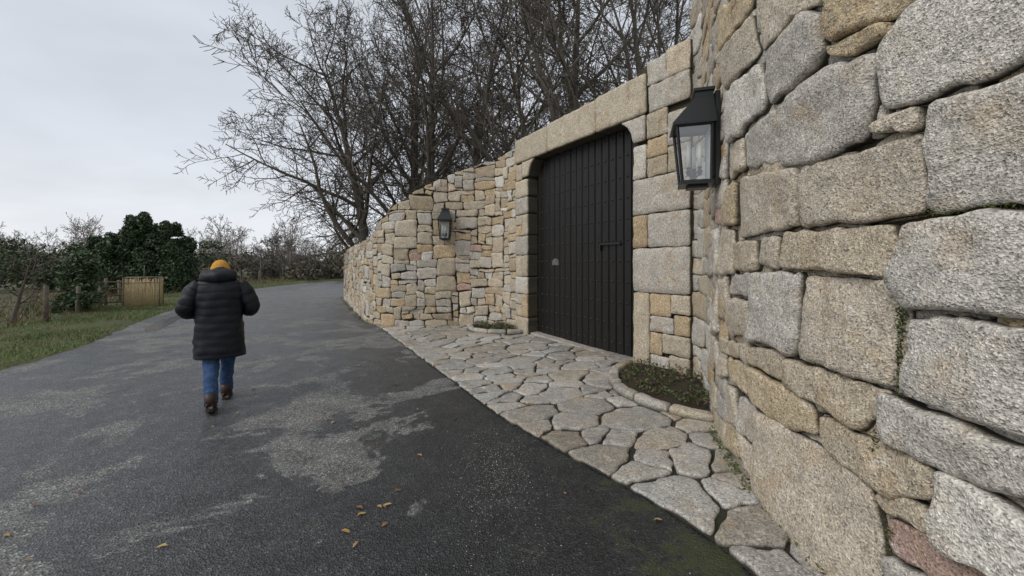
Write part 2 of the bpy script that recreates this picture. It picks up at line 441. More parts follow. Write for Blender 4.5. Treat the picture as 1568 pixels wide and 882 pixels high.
# ---------------------------------------------------------------- gate
gate=empty('wooden_gate')
b=Buf();st=Buf()
npl=18;s0,s1=.96,4.18;w=(s1-s0)/npl
for i in range(npl):
    a=s0+i*w;c=a+w; h=-.23+rng.uniform(-.004,.004)
    V=[]; prof=[(a+.006,-.3),(a+.006,h-.02),(a+.02,h),(c-.02,h),(c-.006,h-.02),(c-.006,-.3)]
    for z in(.05,4.07):
        for q in prof: V.append(gm(q[0],z,q[1]))
    b.add(V,[(k,k+1,k+7,k+6) for k in range(5)]+[(0,5,4,3,2,1),(6,7,8,9,10,11)])
    for r in range(11):
        z=.22+r*.37
        if z<3.98:
            q=a+w*.5
            V=[gm(q,z,h+.022)]
            for rr,hh in((.018,.014),(.025,0)):
                for k in range(8):
                    t=k*math.pi/4; V.append(gm(q+rr*math.cos(t),z+rr*math.sin(t),h+hh))
            F=[(0,1+k,1+(k+1)%8) for k in range(8)]+[(1+k,9+k,9+(k+1)%8,1+(k+1)%8) for k in range(8)]
            st.add(V,F)
mk('planks',b,MGate,gate,smooth=False)
boxpts(st,gm,(1.55,1.98,-.19),(1.57,2.0,-.225));boxpts(st,gm,(1.55,2.0,-.185),(2.05,2.03,-.2));boxpts(st,gm,(2.03,1.9,-.185),(2.06,2.03,-.222))
mk('iron_studs',st,MMetal,gate,smooth=True,sharp=40)
b=Buf(); boxpts(b,gm,(.9,.0,-.31),(4.2,4.12,-.34)); mk('gate_frame',b,MGate,gate,smooth=False)
b=Buf()
pl=[(-.11,-.06),(.11,-.06),(.11,.02),(.08,.06),(.04,.08),(0,.09),(-.04,.08),(-.08,.06),(-.11,.02)]
b.add([gm(3.42+x,1.68+z,-.215) for x,z in pl]+[gm(3.42+x,1.68+z,-.24) for x,z in pl],[tuple(range(9))]+[(k,(k+1)%9,9+(k+1)%9,9+k) for k in range(9)]); mk('name_plate',b,simple('plate_metal',(.12,.115,.105),.5,.8,30,0),gate,smooth=False)
b=Buf(); stone(b,[(.95,-.02),(2,-.03),(3,-.03),(4.2,-.02),(4.2,-.42),(3,-.4),(2,-.4),(.95,-.42)],lambda s,h,z:gm(s,z,h),.05,tuple(.75*k for k in PAL['g']),K=60,back=-.1,amp=.006,R=.02,wob=.004)
mk('threshold_slab',b,MF,gate)
# ---------------------------------------------------------------- lanterns
def lantern(name,origin,nx,ny,sc_=1.):
    root=empty(name,origin); root.rotation_euler=(0,0,math.atan2(ny,nx)); root.scale=(sc_,)*3
    fr=Buf();gl=Buf();ca=Buf();rf_=Buf()
    def rc(x0,x1,w,z): return [(x0,-w,z),(x1,-w,z),(x1,w,z),(x0,w,z)]
    z0,hb=.05,.47
    B=rc(-.12,.105,.115,z0);T=rc(-.12,.15,.15,z0+hb)
    boxpts(fr,idm,(-.135,-.13,z0-.025),(.12,.13,z0+.008)); boxpts(fr,idm,(-.1,-.07,z0-.05),(.06,.07,z0-.025))
    def bar(p,q,r=.011): tube(fr,[p,q],r*1.2,4)
    for i in range(4): bar(B[i],T[i]); bar(B[i],B[(i+1)%4]); bar(T[i],T[(i+1)%4],.012)
    gi=[(x*.97,y*.97,z) for x,y,z in B]+[(x*.97,y*.97,z) for x,y,z in T]
    gl.add(gi,[(0,1,5,4),(1,2,6,5),(2,3,7,6)])
    rf_.add([(-.108,-.1,z0+.02),(-.108,.1,z0+.02),(-.108,.13,z0+hb-.02),(-.108,-.13,z0+hb-.02)],[(0,1,2,3)])
    R=[rc(-.15,.185,.18,z0+hb),rc(-.15,.185,.18,z0+hb+.02),rc(-.14,.0,.085,z0+hb+.25),rc(-.14,.0,.085,z0+hb+.29),rc(-.15,.015,.1,z0+hb+.295),rc(-.15,.015,.1,z0+hb+.32)]
    V=[p for r in R for p in r]
    fr.add(V,[(a*4+i,a*4+(i+1)%4,a*4+4+(i+1)%4,a*4+4+i) for a in range(5) for i in range(4)]+[(3,2,1,0),(20,21,22,23)])
    boxpts(fr,idm,(-.19,-.1,.02),(-.152,.1,.8)); boxpts(fr,idm,(-.152,-.06,.1),(-.125,.06,.5))
    for a in range(3):
        t=a*2.1+.4; x,y=.05*math.cos(t),.05*math.sin(t)
        tube(ca,[(x,y,z0+.13),(x,y,z0+.33)],.016,10)
        tube(fr,[(x,y,z0+.06),(x,y,z0+.1),(x,y,z0+.115),(x,y,z0+.135)],[.012,.026,.014,.022],8)
        tube(fr,[(0,0,z0+.05),(x,y,z0+.07)],.008,6)
    tube(fr,[(0,0,z0),(0,0,z0+.07)],.014,8)
    mk('frame',fr,MMetal,root,smooth=False); mk('glass_panes',gl,MGlass,root,smooth=False); mk('candles',ca,MCandle,root); mk('reflector',rf_,MRefl,root,smooth=False)
s=[t for t in np.linspace(2,near.L,600) if near.at(t)[1]>=3.66][0]
p=near.m(s,0,0);q=near.m(s,0,1); nn=(q-p)[:2]
lantern('wall_lantern',(p[0]+nn[0]*.25,p[1]+nn[1]*.25,2.35),nn[0],nn[1],1.08)
s=[t for t in np.linspace(0,6,600) if left.at(t)[0]<=-1.72][0]
p=left.m(s,0,0);q=left.m(s,0,1); nn=(q-p)[:2]
lantern('wall_lantern.001',(p[0]+nn[0]*.25,p[1]+nn[1]*.25,2.25),nn[0],nn[1],.98)
# ---------------------------------------------------------------- ground / road
b=Buf()
t=np.linspace(-1,1,121); ax=np.sign(t)*np.abs(t)**2.5*400
X,Y=np.meshgrid(ax-8,ax+12,indexing='ij')
D=np.sqrt((X+8)**2+(Y-12)**2)
Z=-.07+np.clip((D-60)/300,0,1)*4*vnoise(X/60,Y/60,.5)
V=np.stack([X,Y,Z],-1).reshape(-1,3); n=121
F=[(i*n+j,(i+1)*n+j,(i+1)*n+j+1,i*n+j+1) for i in range(n-1) for j in range(n-1)]
b.add(V,F); mk('ground',b,MGround)
RL=Path([(-6.1,-6,0),(-6.4,-2,0),(-6.8,2,0),(-7.3,4.5,0),(-8.03,6.3,0),(-8.8,8.2,0),(-10.6,11.2,0),(-13.4,16.5,0),(-15.6,21.5,0),(-17.1,27.2,0),(-17.6,33,0),(-16.7,38.7,0),(-13,46,0),(-6,54,0),(6,62,0)])
from mathutils.geometry import tessellate_polygon
def sheet(name,poly,z,mat):
    P=[Vector((p[0],p[1],z)) for p in poly]
    tr=tessellate_polygon([P]); bb=Buf(); bb.add([tuple(p) for p in P],[tuple(t) for t in tr]); return mk(name,bb,mat,smooth=False)
sl=np.arange(0,RL.L,.25); lx,ly=RL.at(sl)
wobb=.1*vnoise(sl*1.7,3,0)+.06*vnoise(sl*5,3,5)
L=[(x+w_*.9,y+w_*.3) for x,y,w_ in zip(lx,ly,wobb)]
W=[]
for s in np.arange(0,near.L,.3): W.append(near.m(s,0,-.2)[:2])
W+=[gm(.1,0,-.3)[:2],gm(4.4,0,-.3)[:2]]
for s in np.arange(.6,left.L,.4): W.append(left.m(s,0,-.2)[:2])
W=[tuple(w) for w in W]
road_poly=[(W[0][0],-6)]+W+[(6.5,60)]+L[::-1]
sheet('asphalt_road',road_poly,0,MA)
P=[]
for i in range(60):
    a=2*math.pi*i/60; r=1+.5*float(fbm(math.cos(a)*1.6+4,math.sin(a)*1.6,7,3)); u=1.6*r*math.cos(a);v=.26*r*math.sin(a)
    P.append((-9.9+u*-.5-v*.86,11.4+u*.86-v*.5))
mw,nt,bb_=M('puddle_water'); bb_.inputs['Base Color'].default_value=(.12,.12,.12,1);bb_.inputs['Roughness'].default_value=.22; bb_.inputs['Specular IOR Level'].default_value=1.
sheet('puddle',P,.004,mw)
EP=[(1.4,-3),(1.4,0),(1.36,1.2),(1.27,2.1),(.99,2.7),(.38,3.55),(-.2,4.4),(-.745,5.41),(-1.3,6.4),(-1.95,7.6),(-2.55,8.7),(-3.15,9.8),(-3.5,10.4)]
E=smoothpts([(a,c,0) for a,c in EP],6)
ey=E[:,1];exx=E[:,0]
Wp=[w for w in W if w[1]<10.7 and w[0]>-3.6]
bed=[(x,y) for x,y in zip(exx,ey)]+Wp[::-1]
sheet('paving_bed',bed,.008,MBed)
NS=np.linspace(0,near.L,200);NX,NY=near.at(NS)
def inpave(x,y):
    if y<-2.6 or y>10.35:return False
    if x<np.interp(y,ey,exx)+.06:return False
    if y<5.7: return x<float(np.interp(y,NY,NX))+.1
    if y<9.5: return x<G0[0]+(y-G0[1])/GU[1]*GU[0]+.15
    return x<.2
AX=1.35;th=math.radians(35);ct,st_=math.cos(th),math.sin(th)
def fw(x,y): return ((x*ct+y*st_)/AX,(-x*st_+y*ct))
def bk(u,v): u*=AX; return (u*ct-v*st_,u*st_+v*ct)
seeds=[];tries=0
while tries<9000:
    tries+=1
    x,y=rng.uniform(-3.5,2.9),rng.uniform(-2.6,10.35)
    if not inpave(x,y):continue
    u,v=fw(x,y); rr=rng.choice([.09,.12,.15,.2,.26])
    if all((u-a)**2+(v-c)**2>(rr+r2)**2 for a,c,r2 in seeds): seeds.append((u,v,rr))
def clip(poly,nx,ny,d):
    o=[]
    for i in range(len(poly)):
        p=poly[i];q=poly[(i+1)%len(poly)]
        a=p[0]*nx+p[1]*ny-d;c=q[0]*nx+q[1]*ny-d
        if a<=0:o.append(p)
        if a*c<0:
            t=a/(a-c);o.append((p[0]+(q[0]-p[0])*t,p[1]+(q[1]-p[1])*t))
    return o
b=Buf()
hm=lambda x,y,h:np.stack([x,y,h*1.],-1)
for x,y,r1 in seeds:
    P=[(x-.5,y-.5),(x+.5,y-.5),(x+.5,y+.5),(x-.5,y+.5)]
    for a,c,r2 in seeds:
        dx,dy=a-x,c-y
        dd=dx*dx+dy*dy
        if 0<dd<1.6: P=clip(P,dx,dy,(a*a+c*c-x*x-y*y-r2*r2+r1*r1)/2)
    P=[bk(*p) for p in P]; x,y=bk(x,y)
    i=int(np.argmin((exx-x)**2+(ey-y)**2)); i=min(max(i,1),len(exx)-2)
    tx,ty=exx[i+1]-exx[i-1],ey[i+1]-ey[i-1]; l=math.hypot(tx,ty);nx,ny=-ty/l,tx/l
    P=clip(P,nx,ny,exx[i]*nx+ey[i]*ny)
    Q=[]
    for p in P:
        if not Q or math.hypot(p[0]-Q[-1][0],p[1]-Q[-1][1])>.05:Q.append(p)
    if len(Q)<3:continue
    col=pick({'g':5,'t':1.2,'b':.5,'l':1.2}); m_=sum(col)/3; col=tuple((k*.7+m_*.3)*.74 for k in col)
    stone(b,Q,hm,.028+rng.uniform(0,.016),col,gap=.014,R=.022,K=44,back=-.01,amp=.009,chamf=.014,tilt=.035,wob=.022,fq=5)
mk('flagstone_paving',b,MF)
def leaf(b,p,s,col,fl=1.):
    u=Vector((rng.gauss(0,1),rng.gauss(0,1),rng.gauss(0,1)*fl)).normalized(); v=u.cross(Vector((rng.gauss(0,1),rng.gauss(0,1),rng.gauss(0,1)))).normalized()
    P=Vector(p); k=rng.uniform(.7,1.25)
    V=[P-u*s*1.3,P+v*s*.6-u*s*.1,P+u*s*1.3,P-v*s*.6-u*s*.1]
    b.add([tuple(q) for q in V],[(0,1,2,3)],(col[0]*k,col[1]*k,col[2]*k,1))
def planter(name,pts,soil,seed):
    root=empty(name); b=Buf(); P=Path([(a,c,0) for a,c in pts]); n=max(3,int(P.L/.42)); 
    for i in range(n):
        a=P.L*i/n;c=P.L*(i+1)/n; ss=list(np.linspace(a,c,4))
        poly=[tuple(P.m(s,0,.07)[:2]) for s in ss]+[tuple(P.m(s,0,-.07)[:2]) for s in ss[::-1]]
        stone(b,poly,hm,.13+rng.uniform(-.015,.015),tuple(k*.75 for k in pick({'g':3,'t':2})),gap=.003,R=.025,K=34,back=-.02,amp=.012,chamf=.02,tilt=.02,wob=.008)
    mk('kerb_stones',b,MF,root)
    b=Buf(); cx=sum(p[0] for p in soil)/len(soil);cy=sum(p[1] for p in soil)/len(soil)
    V=[(cx,cy,.13)];n=len(soil);rings=4
    for r in range(1,rings+1):
        for p in soil:
            q=r/rings; V.append((cx+(p[0]-cx)*q,cy+(p[1]-cy)*q,.13-.06*q*q+rng.uniform(-.015,.015)))
    F=[(0,1+i,1+(i+1)%n) for i in range(n)]
    for r in range(rings-1):
        for i in range(n): F.append((1+r*n+i,1+(r+1)*n+i,1+(r+1)*n+(i+1)%n,1+r*n+(i+1)%n))
    b.add(V,F);mk('soil',b,MSoil,root)
    b=Buf()
    for k in range(1500):
        i=rng.randrange(n);q=math.sqrt(rng.random())*.92;u=rng.random()
        p=soil[i];p2=soil[(i+1)%n]; ex=p[0]*u+p2[0]*(1-u);e2=p[1]*u+p2[1]*(1-u)
        x=cx+(ex-cx)*q;y=cy+(e2-cy)*q
        if vnoise(x*4,y*4,seed)<-.15: continue
        leaf(b,(x,y,.12+rng.uniform(0,.07)),rng.uniform(.01,.024),rng.choice([(.06,.10,.03),(.09,.13,.04),(.12,.08,.04),(.07,.04,.03)]))
    mk('low_plants',b,MLeaf,root,smooth=False)
planter('planter_bed',[(1.88,6.35),(1.52,5.85),(1.36,5.2),(1.50,4.65),(1.80,4.28),(2.10,4.1)],[(1.95,6.4),(1.52,5.8),(1.4,5.2),(1.53,4.68),(1.82,4.32),(2.15,4.15),(2.45,4.8),(2.62,5.5),(2.35,6.1)],1.)
planter('planter_bed.001',[(.27,9.28),(.0,9.15),(-.5,9.2),(-.95,9.6),(-1.1,10.3)],[(.3,9.35),(0,9.2),(-.48,9.24),(-.92,9.62),(-1.08,10.4),(-.5,10.35),(0,9.9)],4.)
# ---------------------------------------------------------------- verge
def vz(d,x,y): return np.interp(d,[0,.15,.6,2,4.5,7],[.012,.035,.07,.09,.05,-.12])+.03*vnoise(x*1.3,y*1.3,2)*np.clip(d,0,1)
b=Buf(); ds=[-.15,0,.15,.4,.8,1.3,2,2.8,3.6,4.5,5.6,7]; S=np.arange(0,RL.L,.35); V=[]
for s in S:
    for d in ds:
        q=RL.m(s,0,d); z=-.02 if d<0 else float(vz(d,q[0],q[1])); dd=.1*float(vnoise(s*1.7,3,0)) if d<=.15 else 0
        V.append((q[0]-dd,q[1],z))
n=len(ds);F=[(i*n+j,(i+1)*n+j,(i+1)*n+j+1,i*n+j+1) for i in range(len(S)-1) for j in range(n-1)]
b.add(V,F);mk('grass_verge',b,MVerge)
def blades(name,N_,sr,dr,hr,wd,cols,fz,seed,mat=MLeaf):
    r=np.random.RandomState(seed)
    s=sr[0]+(sr[1]-sr[0])*r.rand(N_)**1.3; d=dr[0]+(dr[1]-dr[0])*r.rand(N_)
    P=RL.m(s,0,0);Q=RL.m(s,0,1);nn=Q-P; P=P+nn*d[:,None]
    keep=vnoise(P[:,0]*1.1,P[:,1]*1.1,seed)>-.35; P=P[keep];d=d[keep];n=len(P)
    z=fz(d,P[:,0],P[:,1]); h=(hr[0]+(hr[1]-hr[0])*r.rand(n)**2)*(1+.5*vnoise(P[:,0]*.8,P[:,1]*.8,9)); a=r.rand(n)*2*np.pi
    w=wd*(.6+.8*r.rand(n)); le=r.randn(n,2)*h[:,None]*.45
    base=np.stack([P[:,0],P[:,1],z-.01],1); o=np.stack([np.cos(a)*w,np.sin(a)*w,0*w],1)
    tip=base+np.stack([le[:,0],le[:,1],h],1)
    V=np.stack([base-o,base+o,tip],1).reshape(-1,3)
    C=np.array(cols)[r.randint(0,len(cols),n)]*(.6+.8*r.rand(n,1))*(1+.35*vnoise(P[:,0]*.7,P[:,1]*.7,2))[:,None]; C=np.repeat(np.concatenate([C,np.ones((n,1))],1),3,0)
    bb=Buf(); bb.add(V,[(3*i,3*i+1,3*i+2) for i in range(n)],C); return mk(name,bb,mat,smooth=False)
blades('verge_grass',46000,(5,45),(-.05,2.4),(.03,.11),.007,[(.09,.17,.03),(.12,.19,.04),(.15,.17,.05),(.18,.13,.07)],vz,3)
blades('field_weeds',36000,(5,60),(2.0,12),(.06,.5),.012,[(.17,.11,.06),(.21,.14,.08),(.08,.12,.035),(.12,.08,.05),(.16,.075,.05),(.10,.14,.04)],lambda d,x,y:np.maximum(vz(d,x,y),-.1),4)
# ---------------------------------------------------------------- trees
def tree(seed,H=8.,r0=.2,cnt=(10,8,7,6),ratio=(.68,.52,.5,.5),start=.18,minr=.009,spread=(50,75),wander=.13,up=.06,leanv=(0,0)):
    R=random.Random(seed); b=Buf()
    def br(p,d,Ln,r,lv):
        ns=[10,7,5,3,2][lv]; pts=[p.copy()];ds=[d.copy()];rr=[r]
        for k in range(ns):
            w=wander*(1 if lv else .55)*(1.3 if lv>1 else 1)
            d=(d+Vector((R.gauss(0,w),R.gauss(0,w),R.gauss(0,w)+up*(1 if lv<3 else 0.4)))).normalized()
            p=p+d*(Ln/ns); pts.append(p.copy());ds.append(d.copy()); rr.append(max(minr*.7,r*(1-(.93 if lv==0 else .8)*(k+1)/ns)))
        if lv==0: rr[0]*=1.35
        tube(b,pts,rr,[9,6,4,3,3][lv],cap=False)
        if lv<len(cnt):
            n=cnt[lv]; n=max(2,int(n*(.8+.4*R.random())))
            t0=start if lv==0 else .15
            for c in range(n):
                t=t0+(1-t0)*((c+R.random())/n); f=t*ns; i=min(int(f),ns-1); q=pts[i].lerp(pts[i+1],f-i); dd=ds[i]
                an=math.radians(R.uniform(*spread)*(1-.3*t)); az=R.uniform(0,2*math.pi) if lv else (c*2.4+R.uniform(-.4,.4))
                a=Vector((1,0,0)) if abs(dd.x)<.8 else Vector((0,1,0)); x=dd.cross(a).normalized();y=dd.cross(x)
                nd=dd*math.cos(an)+(x*math.cos(az)+y*math.sin(az))*math.sin(an)
                ln=Ln*ratio[lv]*(1-.5*t if lv==0 else 1-.35*t)*R.uniform(.85,1.1)
                rl=max(rr[i],r*.3)*R.uniform(.42,.6)
                br(q,nd,ln,max(minr,rl),lv+1)
    br(Vector((0,0,-.2)),Vector((leanv[0],leanv[1],1)).normalized(),H,r0,0)
    return b
TM=[]
for k,(sd,H,r0,cn,ra,sp,u,w_) in enumerate([(5,10.5,.26,(18,11,7,6),(.58,.48,.5,.5),(50,85),.04,.10),(2,12,.25,(15,10,7,6),(.6,.5,.5,.5),(35,62),.09,.10),(3,12,.32,(13,10,7,6),(.7,.5,.5,.5),(38,68),.08,.11)]):
    ob=mk('bare_tree' if k==0 else 'bare_tree.%03d'%k,tree(sd,H,r0,cn,ra,.12,.011,sp,w_,up=u),MBark); TM.append(ob)
def place(ob,x,y,rz,sc,z=0):
    ob.location=(x,y,z); ob.rotation_euler=(0,0,rz); ob.scale=(sc,)*3
place(TM[0],-5.9,17,.4,1.0); place(TM[1],-3.0,14.6,2,1.0); place(TM[2],2.2,13,1.2,1.1)
k=3
for i,x,y,rz,sc in[(1,-.9,14.8,3,1.0),(1,6.6,16,4,1.15),(0,1.0,20,1.1,1.2),(1,-4.6,19.5,5,1.1),(0,-6.2,22,2.3,1.05),(1,4.2,13.5,.7,1.05)]:
    o=bpy.data.objects.new('bare_tree.%03d'%k,TM[i].data);k+=1;scene.collection.objects.link(o);place(o,x,y,rz,sc)
small=[tree(20+i,5.5,.12,(9,6,5),(.6,.5,.5),.2,.024) for i in range(4)]
def merge(name,items,mat):
    bb=Buf()
    for sb,x,y,rz,sc,sz in items:
        V=np.concatenate(sb.v); c,s_=math.cos(rz),math.sin(rz)
        bb.add(np.stack([(V[:,0]*c-V[:,1]*s_)*sc+x,(V[:,0]*s_+V[:,1]*c)*sc+y,V[:,2]*sz],1),sb.f)
    return mk(name,bb,mat)
MBark2=simple('hazed_bark',(.20,.175,.15),.95,.3,2,0)  # bark colour lightened and greyed: distance haze painted into the far trees
items=[]
for i in range(120):
    u=rng.random(); a=-.2-1.2*u
    Dd=rng.uniform(40,72); items.append((small[i%4],a*Dd if a>-1.32 else -1.3*Dd,Dd,rng.uniform(0,6),rng.uniform(.7,1.05),rng.uniform(.6,1.1)))
merge('background_woods',items,MBark2)
o=mk('orchard_tree',tree(31,2.0,.07,(8,6,5),(.6,.5,.5),.35,.008),MBark); place(o,-13.3,10.6,0,1.0)
o=mk('field_tree',tree(33,3.8,.15,(11,8,6,5),(.75,.55,.5,.5),.15,.016),MBark); place(o,-22.3,40,0,1.05)
def bush(name,blobs,n,size,cols,mat=MLeaf,thr=-.12):
    r=np.random.RandomState(rng.randrange(9999)); bb=Buf()
    per=n//len(blobs)
    for (cx,cy,cz,rx,ry,rz) in blobs:
        m=per*2
        d=r.randn(m,3); d/=np.linalg.norm(d,axis=1)[:,None]
        rad=(.35+.8*r.rand(m)**.8); P=d*rad[:,None]*np.array([rx,ry,rz])+np.array([cx,cy,cz])
        f=vnoise(P[:,0]*2.2/max(rx,.4),P[:,1]*2,P[:,2]*2.4/max(rz,.5)); k_=(f>thr)&(P[:,2]>.02); P=P[k_]; m=len(P)
        u=r.randn(m,3);u/=np.linalg.norm(u,axis=1)[:,None];v=np.cross(u,r.randn(m,3));v/=np.linalg.norm(v,axis=1)[:,None]
        s=size*(.6+.8*r.rand(m,1))
        V=np.stack([P-u*s*1.3,P+v*s*.6,P+u*s*1.3,P-v*s*.6],1).reshape(-1,3)
        C=np.array(cols)[r.randint(0,len(cols),m)]*(.55+.9*r.rand(m,1)); C=np.repeat(np.concatenate([C,np.ones((m,1))],1),4,0)
        bb.add(V,[(4*i,4*i+1,4*i+2,4*i+3) for i in range(m)],C)
    return mk(name,bb,mat,smooth=False)
DG=[(.035,.065,.028),(.045,.08,.032),(.055,.095,.036)]
bl=[]
for x,hh in[(-22.4,3.0),(-21.7,3.7),(-20.9,4.3),(-20.2,4.0),(-19.5,4.4),(-18.8,3.9),(-18.2,3.0)]:
    for k in range(8):
        for j in range(2): bl.append((x+rng.uniform(-.2,.2),22+rng.uniform(-.8,.8),hh*(.06+.12*k),.72-.065*k,.72-.065*k,.42))
bush('evergreen_tree',bl,46000,.06,DG,thr=-.3)
bl=[(-14.2+rng.uniform(-.4,.4),13+rng.uniform(-.3,.3),z,.4,.4,.35) for z in np.linspace(.2,1.7,9)]
bush('ivy_bush',bl,5000,.045,DG+[(.07,.10,.03)])
bl=[(-27+rng.uniform(-7,6),25+rng.uniform(-3,4),rng.uniform(.3,2.4),1.0,1.0,.9) for i in range(32)]
bush('evergreen_hedge',bl,22000,.09,DG+[(.12,.10,.06)],thr=0)
bl=[]
for i in range(150):
    a=-rng.uniform(.36,1.35);Dd=rng.uniform(38,62);bl.append((a*Dd,Dd,rng.uniform(.1,2.0),1.7,1.5,1.1))
bush('background_thicket',bl,60000,.13,[(.13,.11,.08),(.11,.085,.06),(.07,.09,.045),(.17,.15,.11)],thr=-.05)  # greyish browns are lightened, with distance haze put into the colours
# fence
fence=empty('field_fence'); FP=Path([(-9.6,5.0,0),(-10.9,7.6,0),(-12.9,11.2,0),(-15.6,15.6,0),(-18.1,20.5,0),(-20,27,0),(-20.5,33,0)])
b=Buf();wr=Buf(); posts=[]
for s in np.arange(.3,FP.L,2.1):
    x,y=FP.at(s); h=rng.uniform(.85,1.1); tx,ty=rng.uniform(-.05,.05),rng.uniform(-.05,.05)
    tube(b,[(x,y,-.2),(x+tx*.5,y+ty*.5,h*.5),(x+tx,y+ty,h)],[.065,.06,.055],7); posts.append((x+tx*.7,y+ty*.7,h))
for i in range(len(posts)-1):
    for f in(.3,.6,.9): 
        p,q=posts[i],posts[i+1]; tube(wr,[(p[0],p[1],p[2]*f),((p[0]+q[0])/2,(p[1]+q[1])/2,(p[2]+q[2])/2*f-.02),(q[0],q[1],q[2]*f)],.005,3)
mk('posts',b,MWood,fence);mk('wires',wr,MMetal,fence)
b=Buf()
for i in range(4): tube(b,[(-15.6,14.2,.2+.25*i),(-14.6,15.4,.22+.25*i)],.035,6)
for k in range(3): tube(b,[(-15.6+.5*k,14.2+.6*k,-.1),(-15.6+.5*k,14.2+.6*k,1.1)],.05,6)
mk('rails',b,MWood,fence)
reed=empty('reed_screen_bin'); b=Buf()
ang=.6;cx,cy=-14.05,15.2
def rf(u,v,z):return (cx+u*math.cos(ang)-v*math.sin(ang),cy+u*math.sin(ang)+v*math.cos(ang),z)
for side in range(4):
    for i in range(52):
        u=-.48+.96*i/51; o=.42+rng.uniform(-.015,.015)
        uu,vv={0:(u,-o),1:(u,o),2:(-.48,u*.87),3:(.48,u*.87)}[side]
        h=1.10+rng.uniform(-.05,.05); tube(b,[rf(uu,vv,0),rf(uu+rng.uniform(-.015,.015),vv,h*.5),rf(uu+rng.uniform(-.03,.03),vv,h)],.015,5)
boxpts(b,rf,(-.46,-.40,0),(.46,.40,1.0))
mk('reeds',b,MStraw,reed)
b=Buf()
for u in(-.5,.5):
    for v in(-.45,.45): tube(b,[rf(u,v,-.1),rf(u,v,1.15)],.022,5)
for v in(-.45,.45): tube(b,[rf(-.5,v,.95),rf(.5,v,.95)],.009,5)
boxpts(b,rf,(-.5,-.44,1.12),(.5,.44,1.15)); tube(b,[rf(0,0,1),rf(.02,0,1.6)],.015,5)
mk('timber_frame',b,MWood,reed)
# ---------------------------------------------------------------- leaves & grit
b=Buf()
for i in range(60):
    x=rng.uniform(-3.5,1.1);y=2.2+rng.random()**1.4*7
    if i<7: x,y=-.85+rng.gauss(0,.12),2.75+rng.gauss(0,.15)
    if x>np.interp(y,ey,exx)-.05: continue
    a=rng.uniform(0,6.3); s=rng.uniform(.010,.022); c=rng.choice([(.28,.13,.05),(.35,.2,.08),(.2,.08,.04),(.4,.28,.12)])
    ca,sa=math.cos(a),math.sin(a); V=[]
    for u,v,z in[(-1.5,0,.004),(-.5,.6,.012),(.6,.5,.016),(1.6,0,.006),(.6,-.5,.014),(-.5,-.6,.01),(0,0,.006)]: V.append((x+(u*ca-v*sa)*s,y+(u*sa+v*ca)*s,z+rng.uniform(0,.006)))
    b.add(V,[(6,k,(k+1)%6) for k in range(6)],(*c,1))
mk('fallen_leaves',b,MDead)
b=Buf()
for i in range(1700):
    if i<1100: x,y=-.12+rng.gauss(0,.17),3.15+rng.gauss(0,.45)
    else: x,y=rng.uniform(-2.5,1.2),rng.uniform(2,6)
    if x>np.interp(y,ey,exx): continue
    s=rng.uniform(.0015,.0045); V=[(x+s*rng.uniform(.6,1.3)*a,y+s*rng.uniform(.6,1.3)*c,s*d) for a,c,d in[(1,0,.6),(0,1,.6),(-1,0,.6),(0,-1,.6),(0,0,1.6)]]
    k=rng.uniform(.2,.55); b.add(V,[(0,1,4),(1,2,4),(2,3,4),(3,0,4)],(k,k*.95,k*.88,1))
mk('grit',b,MDead,smooth=False)
b=Buf()
for i in range(2600):
    if rng.random()<.55:
        s=rng.uniform(2,near.L-.2); p=near.m(s,0,rng.uniform(.02,.1)); 
    else:
        s=rng.uniform(3.2,20); p=left.m(s,0,rng.uniform(.03,.2))
    if vnoise(s*2.3,5,1)<-.05: continue
    leaf(b,(p[0],p[1],rng.uniform(.01,.07)),rng.uniform(.008,.02),rng.choice([(.08,.13,.03),(.11,.15,.04),(.14,.10,.05)]))
mk('wall_foot_weeds',b,MLeaf,smooth=False)
b=Buf()
for (a,z0_,c,z1_,k) in [(4.755,1.46,4.76,1.08,500),(4.86,.95,4.9,.62,260),(4.8,.5,4.82,.1,200),(5.35,1.1,5.0,1.09,120),(4.65,1.85,4.1,1.84,200)]:
    for i in range(k):
        t=rng.random(); s=a+(c-a)*t+rng.gauss(0,.008);z=z0_+(z1_-z0_)*t+rng.gauss(0,.008); p=near.m(s,z,rng.uniform(.0,.045))
        leaf(b,tuple(p),rng.uniform(.004,.009),rng.choice([(.06,.085,.015),(.09,.11,.02),(.05,.06,.02)]))
mk('joint_moss',b,MLeaf,smooth=False)
# ---------------------------------------------------------------- man
man=empty('walking_man',(-3.42,4.66,0)); man.rotation_euler=(0,0,math.radians(30))
def loft(b,secs,n=36,puff=0,ph=0,col=(1,1,1,1),steps=90,nz_=.0):
    I=smoothpts([tuple(r) for r in secs],12)
    k=np.linspace(0,len(I)-1,steps); J=np.stack([np.interp(k,range(len(I)),I[:,c]) for c in range(I.shape[1])],1)
    V=[]
    for z,cx,cy,rx,ry in J:
        for i in range(n):
            t=2*math.pi*i/n; ct,st_=math.cos(t),math.sin(t)
            zz=z+.012*float(vnoise(2*ct+9,2*st_,z*3))
            pf=1+puff*(abs(math.sin(math.pi*(zz-ph)/.088))**.6-.5)
            e=.85; X=math.copysign(abs(ct)**e,ct);Y=math.copysign(abs(st_)**e,st_)
            w=1+nz_*float(fbm(3*ct+5,3*st_,z*9,2))
            V.append((cx+rx*X*pf*w,cy+ry*Y*pf*w,z))
    F=[(i*n+q,i*n+(q+1)%n,(i+1)*n+(q+1)%n,(i+1)*n+q) for i in range(steps-1) for q in range(n)]
    F.append(tuple(range(n))[::-1]);F.append(tuple((steps-1)*n+q for q in range(n)))
    b.add(V,F,col)
